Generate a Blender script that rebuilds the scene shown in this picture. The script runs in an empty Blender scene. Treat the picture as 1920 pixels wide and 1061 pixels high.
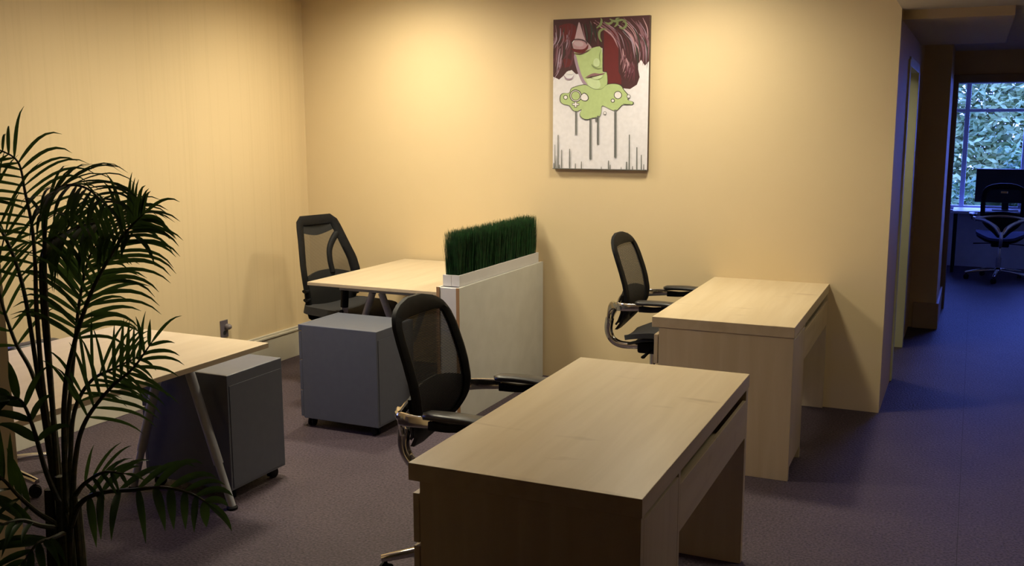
import bpy, bmesh, math, random
from mathutils import Vector, Matrix
random.seed(7)
S = bpy.context.scene
COL = S.collection
PI = math.pi

# ------------------------------------------------------------------ camera
cam_d = bpy.data.cameras.new('camera')
cam_d.sensor_width = 36.0
cam_d.lens = 1854.9 / 1920 * 36.0
cam_d.clip_start = 0.05
cam_o = bpy.data.objects.new('camera', cam_d)
COL.objects.link(cam_o)
_f = Vector((-0.41587, 0.89534, -0.15942)); _r = Vector((0.90709, 0.42093, -0.00228)); _u = Vector((-0.06507, 0.14556, 0.98721))
cam_o.matrix_world = Matrix(((_r.x, _u.x, -_f.x, 0), (_r.y, _u.y, -_f.y, 0), (_r.z, _u.z, -_f.z, 1.6467), (0, 0, 0, 1)))
S.camera = cam_o

# ------------------------------------------------------------------ sky, exposure
S.view_settings.view_transform = 'Standard'
S.view_settings.look = 'None'
S.view_settings.gamma = 1.0
S.view_settings.use_curve_mapping = False
S.view_settings.exposure = 0.0
W = bpy.data.worlds.new('dusk_sky'); S.world = W
W.use_nodes = True
bg = W.node_tree.nodes['Background']
bg.inputs['Color'].default_value = (0.12, 0.19, 1.0, 1)
bg.inputs['Strength'].default_value = 19.0

def portal(name, loc, rot, sx, sy):
    d = bpy.data.lights.new(name, 'AREA'); d.shape = 'RECTANGLE'; d.size = sx; d.size_y = sy
    d.cycles.is_portal = True
    o = bpy.data.objects.new(name, d); COL.objects.link(o); o.location = loc; o.rotation_euler = rot
    return o
portal('window_daylight', (0.55, 12.72, 1.4), (-PI/2, 0, 0), 2.6, 1.8)
portal('window_daylight', (-4.50, 2.94, 1.29), (0, -PI/2, 0), .7, .5)

LAMP_COLOR = (1.0, 0.89, 0.65)
LAMPS = [(-3.32, 5.10, 180), (-1.50, 5.10, 170), (-3.0, 3.75, 225), (0.55, 4.2, 58)]

# ------------------------------------------------------------------ materials
def mat(name, color, rough=0.5, metal=0.0, spec=0.5):
    m = bpy.data.materials.new(name); m.use_nodes = True
    b = m.node_tree.nodes['Principled BSDF']
    b.inputs['Base Color'].default_value = (*color, 1)
    b.inputs['Roughness'].default_value = rough
    b.inputs['Metallic'].default_value = metal
    b.inputs['Specular IOR Level'].default_value = spec
    return m
def N(m, t): return m.node_tree.nodes.new(t)
def L(m, a, b): m.node_tree.links.new(a, b)
def noise_mat(name, c1, c2, scale, rough=0.8, bump=0.0, stretch=(1, 1, 1), detail=4.0, lo=0.35, hi=0.65, metal=0.0, spec=0.5, bdist=0.01):
    m = mat(name, c1, rough, metal, spec); b = m.node_tree.nodes['Principled BSDF']
    tc = N(m, 'ShaderNodeTexCoord'); mp = N(m, 'ShaderNodeMapping'); mp.inputs['Scale'].default_value = stretch
    nz = N(m, 'ShaderNodeTexNoise'); nz.inputs['Scale'].default_value = scale; nz.inputs['Detail'].default_value = detail
    cr = N(m, 'ShaderNodeValToRGB')
    cr.color_ramp.elements[0].position = lo; cr.color_ramp.elements[0].color = (*c1, 1)
    cr.color_ramp.elements[1].position = hi; cr.color_ramp.elements[1].color = (*c2, 1)
    L(m, tc.outputs['Object'], mp.inputs['Vector']); L(m, mp.outputs['Vector'], nz.inputs['Vector'])
    L(m, nz.outputs['Fac'], cr.inputs['Fac']); L(m, cr.outputs['Color'], b.inputs['Base Color'])
    if bump:
        bp = N(m, 'ShaderNodeBump'); bp.inputs['Strength'].default_value = bump; bp.inputs['Distance'].default_value = bdist
        L(m, nz.outputs['Fac'], bp.inputs['Height']); L(m, bp.outputs['Normal'], b.inputs['Normal'])
    return m
YEL1, YEL2 = (0.670, 0.535, 0.325), (0.676, 0.54, 0.33)
M = {}
M['wall'] = noise_mat('yellow_wall_paint', YEL1, YEL2, 9, 0.62, 0.0, spec=0.3)
def ribbed_wall():
    m = mat('ribbed_yellow_wallcovering', YEL1, 0.7, 0, 0.25); b = m.node_tree.nodes['Principled BSDF']
    tc = N(m, 'ShaderNodeTexCoord'); mp = N(m, 'ShaderNodeMapping'); mp.inputs['Scale'].default_value = (0.01, 1, 0.012)
    L(m, tc.outputs['Object'], mp.inputs['Vector'])
    n1 = N(m, 'ShaderNodeTexNoise'); n1.inputs['Scale'].default_value = 26; n1.inputs['Detail'].default_value = 6; n1.inputs['Roughness'].default_value = 0.75
    L(m, mp.outputs['Vector'], n1.inputs['Vector'])
    cr = N(m, 'ShaderNodeValToRGB'); cr.color_ramp.elements[0].position = 0.33; cr.color_ramp.elements[0].color = (0.640, 0.508, 0.305, 1)
    cr.color_ramp.elements[1].position = 0.5; cr.color_ramp.elements[1].color = (*YEL2, 1)
    L(m, n1.outputs['Fac'], cr.inputs['Fac']); L(m, cr.outputs['Color'], b.inputs['Base Color'])
    bp = N(m, 'ShaderNodeBump'); bp.inputs['Strength'].default_value = 0.10; bp.inputs['Distance'].default_value = 0.002
    L(m, n1.outputs['Fac'], bp.inputs['Height']); L(m, bp.outputs['Normal'], b.inputs['Normal'])
    return m
M['ribwall'] = ribbed_wall()
def carpet():
    m = mat('purple_grey_carpet', (0.1, 0.08, 0.09), 0.58, 0, 0.20); b = m.node_tree.nodes['Principled BSDF']
    tc = N(m, 'ShaderNodeTexCoord')
    n1 = N(m, 'ShaderNodeTexNoise'); n1.inputs['Scale'].default_value = 95; n1.inputs['Detail'].default_value = 3
    n2 = N(m, 'ShaderNodeTexNoise'); n2.inputs['Scale'].default_value = 3.2; n2.inputs['Detail'].default_value = 3
    L(m, tc.outputs['Object'], n1.inputs['Vector']); L(m, tc.outputs['Object'], n2.inputs['Vector'])
    cr = N(m, 'ShaderNodeValToRGB')
    e = cr.color_ramp.elements; e[0].position = 0.3; e[0].color = (0.030, 0.022, 0.029, 1); e[1].position = 0.72; e[1].color = (0.118, 0.088, 0.110, 1)
    L(m, n1.outputs['Fac'], cr.inputs['Fac'])
    mx = N(m, 'ShaderNodeMix'); mx.data_type = 'RGBA'; mx.blend_type = 'MULTIPLY'; mx.inputs['Factor'].default_value = 0.35
    cr2 = N(m, 'ShaderNodeValToRGB'); cr2.color_ramp.elements[0].position = 0.35; cr2.color_ramp.elements[0].color = (0.6, 0.58, 0.62, 1); cr2.color_ramp.elements[1].position = 0.65
    L(m, n2.outputs['Fac'], cr2.inputs['Fac'])
    L(m, cr.outputs['Color'], mx.inputs['A']); L(m, cr2.outputs['Color'], mx.inputs['B']); L(m, mx.outputs['Result'], b.inputs['Base Color'])
    bp = N(m, 'ShaderNodeBump'); bp.inputs['Strength'].default_value = 0.9; bp.inputs['Distance'].default_value = 0.006
    L(m, n1.outputs['Fac'], bp.inputs['Height']); L(m, bp.outputs['Normal'], b.inputs['Normal'])
    return m
M['carpet'] = carpet()
M['ceiling'] = noise_mat('ceiling_paint', (0.62, 0.58, 0.54), (0.66, 0.62, 0.58), 14, 0.9)
M['trim'] = noise_mat('cream_trim_paint', (0.52, 0.49, 0.40), (0.56, 0.53, 0.44), 6, 0.4)
M['jamb'] = noise_mat('pale_green_jamb_paint', (0.60, 0.62, 0.42), (0.64, 0.66, 0.46), 6, 0.5)
M['brown_trim'] = noise_mat('brown_door_frame', (0.34, 0.26, 0.17), (0.38, 0.29, 0.19), 6, 0.5)
M['plinth'] = noise_mat('tan_skirting', (0.40, 0.31, 0.22), (0.43, 0.34, 0.24), 6, 0.5)
def wood(name, c1, c2, axis, rough=0.36, knots=True):
    m = mat(name, c1, rough, 0, 0.4); b = m.node_tree.nodes['Principled BSDF']
    tc = N(m, 'ShaderNodeTexCoord'); mp = N(m, 'ShaderNodeMapping')
    s = [9.0, 9.0, 9.0]; s['xyz'.index(axis)] = 0.7
    mp.inputs['Scale'].default_value = s
    L(m, tc.outputs['Object'], mp.inputs['Vector'])
    n1 = N(m, 'ShaderNodeTexNoise'); n1.inputs['Scale'].default_value = 2.2; n1.inputs['Detail'].default_value = 6; n1.inputs['Distortion'].default_value = 0.6
    L(m, mp.outputs['Vector'], n1.inputs['Vector'])
    cr = N(m, 'ShaderNodeValToRGB'); cr.color_ramp.elements[0].position = 0.3; cr.color_ramp.elements[0].color = (*c1, 1)
    cr.color_ramp.elements[1].position = 0.7; cr.color_ramp.elements[1].color = (*c2, 1)
    L(m, n1.outputs['Fac'], cr.inputs['Fac'])
    if knots:
        mp2 = N(m, 'ShaderNodeMapping'); s2 = [2.3, 2.3, 2.3]; s2['xyz'.index(axis)] = 7.0
        mp2.inputs['Scale'].default_value = s2; L(m, tc.outputs['Object'], mp2.inputs['Vector'])
        n2 = N(m, 'ShaderNodeTexNoise'); n2.inputs['Scale'].default_value = 1.6; n2.inputs['Detail'].default_value = 2
        L(m, mp2.outputs['Vector'], n2.inputs['Vector'])
        c2r = N(m, 'ShaderNodeValToRGB'); c2r.color_ramp.elements[0].position = 0.66; c2r.color_ramp.elements[0].color = (1, 1, 1, 1)
        c2r.color_ramp.elements[1].position = 0.78; c2r.color_ramp.elements[1].color = (0.72, 0.66, 0.6, 1)
        L(m, n2.outputs['Fac'], c2r.inputs['Fac'])
        mx = N(m, 'ShaderNodeMix'); mx.data_type = 'RGBA'; mx.blend_type = 'MULTIPLY'; mx.inputs['Factor'].default_value = 1.0
        L(m, cr.outputs['Color'], mx.inputs['A']); L(m, c2r.outputs['Color'], mx.inputs['B']); L(m, mx.outputs['Result'], b.inputs['Base Color'])
    else:
        L(m, cr.outputs['Color'], b.inputs['Base Color'])
    return m
MAPLE1, MAPLE2 = (0.53, 0.425, 0.27), (0.60, 0.495, 0.335)
M['maple_y'] = wood('maple_veneer_long', MAPLE1, MAPLE2, 'y')
M['maple_z'] = wood('maple_veneer_upright', MAPLE1, MAPLE2, 'z', knots=False)
M['maple_x'] = wood('maple_veneer_cross', MAPLE1, MAPLE2, 'x', knots=False)
M['birch'] = wood('birch_top', (0.47, 0.38, 0.26), (0.53, 0.44, 0.31), 'y', knots=False)
M['edge'] = mat('plywood_edge', (0.33, 0.19, 0.09), 0.6)
M['grey'] = noise_mat('grey_powder_coat', (0.095, 0.105, 0.135), (0.102, 0.112, 0.142), 30, 0.38, spec=0.4)
M['lightgrey'] = noise_mat('silver_grey_leg_coat', (0.30, 0.31, 0.34), (0.33, 0.34, 0.37), 20, 0.4)
M['darkgap'] = mat('dark_gap', (0.01, 0.01, 0.012), 0.8)
M['black'] = noise_mat('black_plastic', (0.006, 0.006, 0.007), (0.009, 0.009, 0.010), 40, 0.55, spec=0.12)
M['blackfab'] = noise_mat('black_fabric', (0.013, 0.013, 0.015), (0.022, 0.022, 0.025), 220, 0.9, 0.3)
M['pad'] = noise_mat('black_arm_pad', (0.016, 0.016, 0.018), (0.02, 0.02, 0.022), 60, 0.38)
M['seatfab'] = noise_mat('grey_seat_fabric', (0.07, 0.06, 0.065), (0.11, 0.10, 0.105), 260, 0.85, 0.3)
M['bluefab'] = noise_mat('blue_black_seat_fabric', (0.03, 0.035, 0.09), (0.05, 0.055, 0.13), 260, 0.8, 0.3)
M['chrome'] = noise_mat('polished_aluminium', (0.60, 0.58, 0.55), (0.64, 0.62, 0.59), 12, 0.12, metal=1.0)
M['white'] = noise_mat('white_laminate', (0.56, 0.56, 0.52), (0.60, 0.60, 0.56), 10, 0.45)
M['whitebox'] = noise_mat('white_painted_box', (0.60, 0.59, 0.60), (0.64, 0.63, 0.64), 10, 0.5)
def meshfab(name, color, opacity, scale):
    m = bpy.data.materials.new(name); m.use_nodes = True; nt = m.node_tree
    b = nt.nodes['Principled BSDF']; b.inputs['Base Color'].default_value = (*color, 1); b.inputs['Roughness'].default_value = 0.85
    out = nt.nodes['Material Output']; tr = N(m, 'ShaderNodeBsdfTransparent'); mx = N(m, 'ShaderNodeMixShader')
    tc = N(m, 'ShaderNodeTexCoord'); w = N(m, 'ShaderNodeTexWave'); w.wave_type = 'BANDS'; w.bands_direction = 'Z'; w.inputs['Scale'].default_value = scale
    L(m, tc.outputs['Object'], w.inputs['Vector'])
    mr = N(m, 'ShaderNodeMapRange'); mr.inputs['To Min'].default_value = max(0, opacity - 0.12); mr.inputs['To Max'].default_value = min(1, opacity + 0.12)
    L(m, w.outputs['Fac'], mr.inputs['Value']); L(m, mr.outputs['Result'], mx.inputs['Fac'])
    L(m, tr.outputs['BSDF'], mx.inputs[1]); L(m, b.outputs['BSDF'], mx.inputs[2]); L(m, mx.outputs['Shader'], out.inputs['Surface'])
    return m
M['mesh'] = meshfab('black_open_mesh', (0.016, 0.016, 0.018), 0.83, 60)
M['mesh2'] = meshfab('black_fine_mesh', (0.02, 0.02, 0.02), 0.62, 80)
M['leaf'] = noise_mat('palm_leaf', (0.035, 0.075, 0.022), (0.075, 0.145, 0.045), 18, 0.36, spec=0.5)
def translucent(m, color, fac):
    out = m.node_tree.nodes['Material Output']; b = m.node_tree.nodes['Principled BSDF']
    tl = N(m, 'ShaderNodeBsdfTranslucent'); tl.inputs['Color'].default_value = (*color, 1); mx = N(m, 'ShaderNodeMixShader'); mx.inputs['Fac'].default_value = fac
    L(m, b.outputs['BSDF'], mx.inputs[1]); L(m, tl.outputs['BSDF'], mx.inputs[2]); L(m, mx.outputs['Shader'], out.inputs['Surface'])
translucent(M['leaf'], (0.06, 0.11, 0.02), 0.4)
M['stem'] = noise_mat('palm_stem', (0.05, 0.06, 0.02), (0.10, 0.09, 0.035), 14, 0.5, stretch=(1, 1, 6))
M['grass'] = noise_mat('dark_green_grass', (0.004, 0.028, 0.006), (0.012, 0.075, 0.016), 30, 0.55)
M['pot'] = noise_mat('black_pot', (0.015, 0.015, 0.016), (0.022, 0.02, 0.02), 20, 0.5)
M['soil'] = noise_mat('potting_soil', (0.02, 0.013, 0.008), (0.05, 0.035, 0.02), 60, 0.95, 0.6)
M['outlet'] = noise_mat('grey_outlet_plate', (0.10, 0.085, 0.10), (0.12, 0.10, 0.12), 20, 0.4)
M['brass'] = noise_mat('dull_plug_plastic', (0.16, 0.14, 0.15), (0.19, 0.165, 0.17), 20, 0.35)
M['screen'] = mat('monitor_black', (0.006, 0.006, 0.008), 0.35)
M['fardesk'] = noise_mat('pale_desk_laminate', (0.5, 0.5, 0.52), (0.55, 0.55, 0.57), 12, 0.4)
M['winframe'] = noise_mat('white_window_frame', (0.55, 0.55, 0.60), (0.6, 0.6, 0.65), 12, 0.45)
M['tree'] = noise_mat('garden_leaf', (0.05, 0.12, 0.028), (0.19, 0.30, 0.062), 4, 0.6)
M['skyhaze'] = noise_mat('sky_haze_leaf', (0.18, 0.27, 0.075), (0.38, 0.44, 0.115), 1.5, 0.7)  # sky haze put into the pale leaf colour
M['bark'] = noise_mat('bark', (0.06, 0.045, 0.03), (0.12, 0.09, 0.06), 20, 0.9)
M['ground'] = noise_mat('garden_soil', (0.05, 0.08, 0.03), (0.10, 0.14, 0.06), 4, 0.95)
def glass():
    m = bpy.data.materials.new('window_glass'); m.use_nodes = True; nt = m.node_tree
    out = nt.nodes['Material Output']; nt.nodes.remove(nt.nodes['Principled BSDF'])
    tr = N(m, 'ShaderNodeBsdfTransparent'); tr.inputs['Color'].default_value = (0.93, 0.96, 0.97, 1)
    gl = N(m, 'ShaderNodeBsdfGlossy'); gl.inputs['Roughness'].default_value = 0.02
    mx = N(m, 'ShaderNodeMixShader'); mx.inputs['Fac'].default_value = 0.05
    L(m, tr.outputs['BSDF'], mx.inputs[1]); L(m, gl.outputs['BSDF'], mx.inputs[2]); L(m, mx.outputs['Shader'], out.inputs['Surface'])
    return m
M['glass'] = glass()
def emit(name, color, s):
    m = bpy.data.materials.new(name); m.use_nodes = True; b = m.node_tree.nodes['Principled BSDF']
    b.inputs['Emission Color'].default_value = (*color, 1); b.inputs['Emission Strength'].default_value = s; return m
M['lens'] = emit('lit_lamp_lens', LAMP_COLOR, 6.0)

# ------------------------------------------------------------------ mesh helpers
class MB:
    def __init__(s): s.v = []; s.f = []; s.m = []
    def add(s, vs, fs, mi=0):
        o = len(s.v); s.v += [tuple(p) for p in vs]; s.f += [tuple(i + o for i in f) for f in fs]; s.m += [mi] * len(fs); return s
    def box(s, x0, x1, y0, y1, z0, z1, mi=0):
        return s.add([(x0, y0, z0), (x1, y0, z0), (x1, y1, z0), (x0, y1, z0), (x0, y0, z1), (x1, y0, z1), (x1, y1, z1), (x0, y1, z1)],
                     [(0, 3, 2, 1), (4, 5, 6, 7), (0, 1, 5, 4), (1, 2, 6, 5), (2, 3, 7, 6), (3, 0, 4, 7)], mi)
    def sweep(s, pts, prof, up=(0, 0, 1), cap=True, mi=0):
        """prof: function(i, t) -> list of (a, b) offsets along side / up directions"""
        pts = [Vector(p) for p in pts]; n = len(pts); rings = []; up = Vector(up)
        for i, p in enumerate(pts):
            t = (pts[min(i + 1, n - 1)] - pts[max(i - 1, 0)]).normalized()
            sd = t.cross(up)
            if sd.length < 1e-4: sd = t.cross(Vector((1, 0.01, 0)))
            sd.normalize(); u2 = sd.cross(t)
            rings.append([p + sd * a + u2 * b for a, b in prof(i, i / (n - 1))])
        k = len(rings[0]); vs = [q for r in rings for q in r]; fs = []
        for i in range(n - 1):
            for j in range(k):
                fs.append((i * k + j, i * k + (j + 1) % k, (i + 1) * k + (j + 1) % k, (i + 1) * k + j))
        if cap: fs += [tuple(range(k))[::-1], tuple((n - 1) * k + j for j in range(k))]
        return s.add(vs, fs, mi)
    def tube(s, pts, r, k=10, flat=1.0, up=(0, 0, 1), mi=0):
        rr = r if callable(r) else (lambda t: r)
        c = [(math.cos(2 * PI * j / k), math.sin(2 * PI * j / k)) for j in range(k)]
        return s.sweep(pts, lambda i, t: [(rr(t) * a, rr(t) * flat * b) for a, b in c], up, True, mi)
    def lathe(s, prof, c=(0, 0, 0), k=24, axis='z', mi=0):
        vs = []; fs = []
        for r, h in prof:
            for j in range(k):
                a = 2 * PI * j / k; x, y = r * math.cos(a), r * math.sin(a)
                p = (x, y, h) if axis == 'z' else ((h, x, y) if axis == 'x' else (x, h, y))
                vs.append((p[0] + c[0], p[1] + c[1], p[2] + c[2]))
        for i in range(len(prof) - 1):
            for j in range(k):
                fs.append((i * k + j, i * k + (j + 1) % k, (i + 1) * k + (j + 1) % k, (i + 1) * k + j))
        fs += [tuple(range(k))[::-1], tuple((len(prof) - 1) * k + j for j in range(k))]
        return s.add(vs, fs, mi)
    def build(s, name, material, parent=None, bevel=0.0, smooth=False, angle=35, seg=2):
        me = bpy.data.meshes.new(name); me.from_pydata(s.v, [], s.f)
        bm = bmesh.new(); bm.from_mesh(me)
        bmesh.ops.recalc_face_normals(bm, faces=bm.faces)
        if bevel:
            es = [e for e in bm.edges if len(e.link_faces) == 2 and e.calc_face_angle(0) > math.radians(angle)]
            bmesh.ops.bevel(bm, geom=es, offset=bevel, offset_type='OFFSET', segments=seg, profile=0.5, affect='EDGES', clamp_overlap=True)
        bm.to_mesh(me); bm.free()
        mats = material if isinstance(material, list) else [material]
        for q in mats: me.materials.append(q)
        if len(mats) > 1:
            for p, i in zip(me.polygons, s.m): p.material_index = i
        if smooth:
            me.shade_smooth()
            try: me.set_sharp_from_angle(angle=math.radians(angle))
            except Exception: pass
        o = bpy.data.objects.new(name, me); COL.objects.link(o)
        if parent is not None: o.parent = parent
        return o
def cr(pts, n=8):
    """Catmull-Rom through points"""
    P = [Vector(p) for p in pts]; P = [P[0] * 2 - P[1]] + P + [P[-1] * 2 - P[-2]]; out = []
    for i in range(1, len(P) - 2):
        a, b, c, d = P[i - 1:i + 3]
        for j in range(n):
            t = j / n
            out.append(0.5 * ((2 * b) + (c - a) * t + (2 * a - 5 * b + 4 * c - d) * t * t + (3 * b - a - 3 * c + d) * t ** 3))
    out.append(P[-2]); return out
def tag(o, label, cat=None, group=None, kind=None):
    o['label'] = label
    if cat: o['category'] = cat
    if group: o['group'] = group
    if kind: o['kind'] = kind
    return o
def thing(name, label, cat, loc=(0, 0, 0), rz=0, group=None):
    o = bpy.data.objects.new(name, None); COL.objects.link(o); o.location = loc; o.rotation_euler = (0, 0, rz)
    o.empty_display_size = 0.1
    return tag(o, label, cat, group)
def struct(name, mb, m, label, bevel=0.0):
    o = mb.build(name, m, bevel=bevel); o['kind'] = 'structure'; o['label'] = label; return o
def box(name, m, parent, x0, x1, y0, y1, z0, z1, bevel=0.002):
    return MB().box(x0, x1, y0, y1, z0, z1).build(name, m, parent, bevel)
def copy_tree(o, parent=None):
    c = o.copy(); COL.objects.link(c); c.parent = parent
    for ch in list(o.children): copy_tree(ch, c)
    return c

# ------------------------------------------------------------------ the room
XL, YB, XE, CH, HC = -4.345, 5.862, -0.405, 2.70, 2.25
struct('floor', MB().box(-4.6, 2.8, -2.7, 12.8, -0.1, 0.0), M['carpet'], 'purple-grey speckled carpet floor')
cs = MB().box(.036, .0385, -1.0, 9.4, 0, .0006).build('carpet_seam', mat('dark_carpet_seam', (0.04, 0.03, 0.04), 0.95), bpy.data.objects['floor'])  # thin dark line along the carpet joint
struct('ceiling', MB().box(-4.6, 2.8, -2.7, 5.0, CH, CH + 0.1).box(-4.6, XE, 5.0, 6.0, CH, CH + 0.1).box(XE, 2.8, 4.8, 4.9, HC + .1, CH).box(XE, XE + .1, 4.9, 6.0, HC + .1, CH), M['ceiling'], 'plain off-white ceiling of the main room')
struct('ceiling_hallway', MB().box(-2.7, 2.8, 4.8, 12.8, HC, HC + 0.1) if False else MB().box(XE, 2.8, 4.8, 6.0, HC, HC + 0.1).box(-2.7, 2.8, 6.0, 9.65, HC, HC + 0.1), M['ceiling'], 'low grey ceiling over the hallway')
struct('ceiling_far_room', MB().box(-1.9, 2.8, 9.53, 12.8, 2.45, 2.55), M['ceiling'], 'ceiling of the far office')
wy0, wy1, wz0, wz1 = 2.72, 3.16, 0.98, 1.60
wl = MB().box(XL - .15, XL, -2.7, wy0, 0, CH).box(XL - .15, XL, wy1, 6.0, 0, CH).box(XL - .15, XL, wy0, wy1, 0, wz0).box(XL - .15, XL, wy0, wy1, wz1, CH)
struct('wall_left', wl, M['ribwall'], 'yellow left wall with fine vertical ribs')
struct('wall_back', MB().box(XL, XE, YB, 6.0, 0, CH + .1).box(XE - .14, XE, 6.0, 6.685, 0, HC), M['wall'], 'plain yellow back wall behind the painting', )
struct('wall_right', MB().box(2.6, 2.75, -2.7, 12.8, 0, CH), M['wall'], 'yellow wall on the far right side')
struct('wall_rear', MB().box(-4.5, 2.75, -2.65, -2.5, 0, CH), M['wall'], 'yellow wall behind the viewer')
struct('wall_partition', MB().box(XL, -2.135, 1.52, 1.64, 0, CH), M['wall'], 'end of a short tan partition wall at the left edge behind the palm')
struct('baseboard_left', MB().box(XL, XL + .022, 1.64, YB, 0, .185).box(XL, XL + .028, 1.64, YB, .185, .20).box(XL, XL + .016, 1.64, YB, .20, .214), M['trim'], 'tall cream baseboard along the ribbed left wall', bevel=0.003)
# hallway on the right
hall = MB().box(XE - .14, XE, 7.72, 8.54, 0, HC).box(XE - .14, XE, 6.685, 7.72, 2.03, HC)
struct('wall_hallway', hall, M['wall'], 'dark yellow hallway wall beside the doorway')
struct('wall_hallway_pier', MB().box(XE - .14, -0.205, 8.54, 9.53, 0, HC), M['wall'], 'dark yellow pier at the end of the hallway')
struct('trim_1', MB().box(XE - .14, XE + .012, 7.70, 7.78, 0, 2.03).box(XE - .14, XE + .012, 6.65, 6.72, 0.0, 2.03).box(XE - .14, XE + .012, 6.72, 7.70, 1.99, 2.05), M['jamb'], 'pale green door jamb in the hallway', bevel=0.003)
struct('baseboard_hallway', MB().box(-.375, -.195, 8.515, 8.54, 0, .21).box(-.205, -.185, 8.515, 9.45, 0, .21), M['plinth'], 'tan baseboard block on the hallway pier', bevel=0.004)
struct('wall_soffit', MB().box(XE, 0.145, 5.95, 7.96, 2.20, HC), M['wall'], 'dark yellow dropped soffit under the hallway ceiling')
dw = MB().box(-.60, -.165, 9.53, 9.65, 0, 2.45).box(.80, 2.6, 9.53, 9.65, 0, 2.45).box(-.165, .80, 9.53, 9.65, 1.985, 2.45)
struct('wall_doorway', dw, M['wall'], 'yellow wall around the far office doorway')
struct('door_1', MB().box(-.235, -.165, 9.505, 9.66, 0, 2.05).box(.80, .87, 9.505, 9.66, 0, 2.05).box(-.165, .80, 9.505, 9.66, 1.985, 2.05), M['brown_trim'], 'brown door frame at the far office entrance', bevel=0.004)
struct('wall_side_room', MB().box(-2.6, -2.5, 6.0, 9.6, 0, HC).box(-2.5, XE - .14, 9.4, 9.53, 0, HC), M['wall'], 'walls of the small room off the hallway')
struct('wall_far_office', MB().box(-1.75, -1.6, 9.53, 12.8, 0, 2.5).box(-1.6, 2.6, 12.5, 12.65, 0, .655).box(-1.6, 2.6, 12.5, 12.65, 2.12, 2.5).box(-1.6, -.30, 12.5, 12.65, .655, 2.12).box(1.7, 2.6, 12.5, 12.65, .655, 2.12), M['winframe'], 'pale grey wall under the far office window')

def window(name, label, axis, a0, a1, z0, z1, pos, bars, rails, depth=0.06):
    """a0..a1 along x (axis 'x', at y=pos) or along y (axis 'y', at x=pos)"""
    e = bpy.data.objects.new(name, None); COL.objects.link(e); e['kind'] = 'structure'; e['label'] = label
    def B(n, p0, p1, q0, q1, m, d0=0.0, d1=depth, bev=.003, par=e):
        if axis == 'x': return box(n, m, par, p0, p1, pos + d0, pos + d1, q0, q1, bev)
        return box(n, m, par, pos - d1, pos - d0, p0, p1, q0, q1, bev)
    w = .045
    for p0, p1, q0, q1 in ((a0, a0 + w, z0, z1), (a1 - w, a1, z0, z1), (a0 + w, a1 - w, z0, z0 + w), (a0 + w, a1 - w, z1 - w, z1)): B('window_frame', p0, p1, q0, q1, M['winframe'])
    xs = [a0 + w]
    for b, bw in bars: B('mullion', b - bw / 2, b + bw / 2, z0 + w, z1 - w, M['winframe']); xs += [b - bw / 2, b + bw / 2]
    xs.append(a1 - w)
    for i in range(0, len(xs), 2):
        zs = [z0 + w]
        for r in rails: B('transom', xs[i], xs[i + 1], r - .017, r + .017, M['winframe']); zs += [r - .017, r + .017]
        zs.append(z1 - w)
        for j in range(0, len(zs), 2): B('pane', xs[i], xs[i + 1], zs[j], zs[j + 1], M['glass'], .026, .032, 0)
    B('window_sill', a0 - .04, a1 + .04, z0 - .035, z0, M['winframe'], -.10, .05)
    return e
window('window_1', 'tall white-framed window of the far office with green shrubs outside', 'x', -.30, 1.70, .655, 2.12, 12.53, [(-.105, .05), (.515, .07), (1.1, .05)], [1.777])
window('window_2', 'white-framed window in the left wall beyond the partition', 'y', wy0, wy1, wz0, wz1, XL - .05, [], [])

# ------------------------------------------------------------------ ceiling downlights
def downlight(x, y, power, label, z=CH, spot=172):
    t = thing('recessed_downlight', label, 'ceiling light', (x, y, z), 0, 'recessed ceiling lights')
    MB().lathe([(.062, -.004), (.075, -.006), (.088, -.004), (.09, 0), (.062, 0)], k=28).build('trim_ring', M['trim'], t, smooth=True)
    MB().lathe([(.060, -.0035), (.055, -.001)], k=24).build('lens', M['lens'], t)
    d = bpy.data.lights.new('downlight_lamp', 'SPOT'); d.energy = power; d.color = LAMP_COLOR; d.spot_size = math.radians(spot); d.spot_blend = 1.0; d.shadow_soft_size = 0.14
    o = bpy.data.objects.new('downlight_lamp', d); COL.objects.link(o); o.parent = t; o.location = (0, 0, -.03)
    return t
_lab = ['recessed downlight above the desk in the left corner', 'recessed downlight above the desk under the painting', 'recessed downlight along the ribbed left wall', 'recessed downlight over the open floor beside the maple desks']
for (x, y, p), lb in zip(LAMPS, _lab): downlight(x, y, p, lb)
downlight(-1.0, 7.1, 45, 'recessed downlight in the side room off the hallway', HC)

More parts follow.
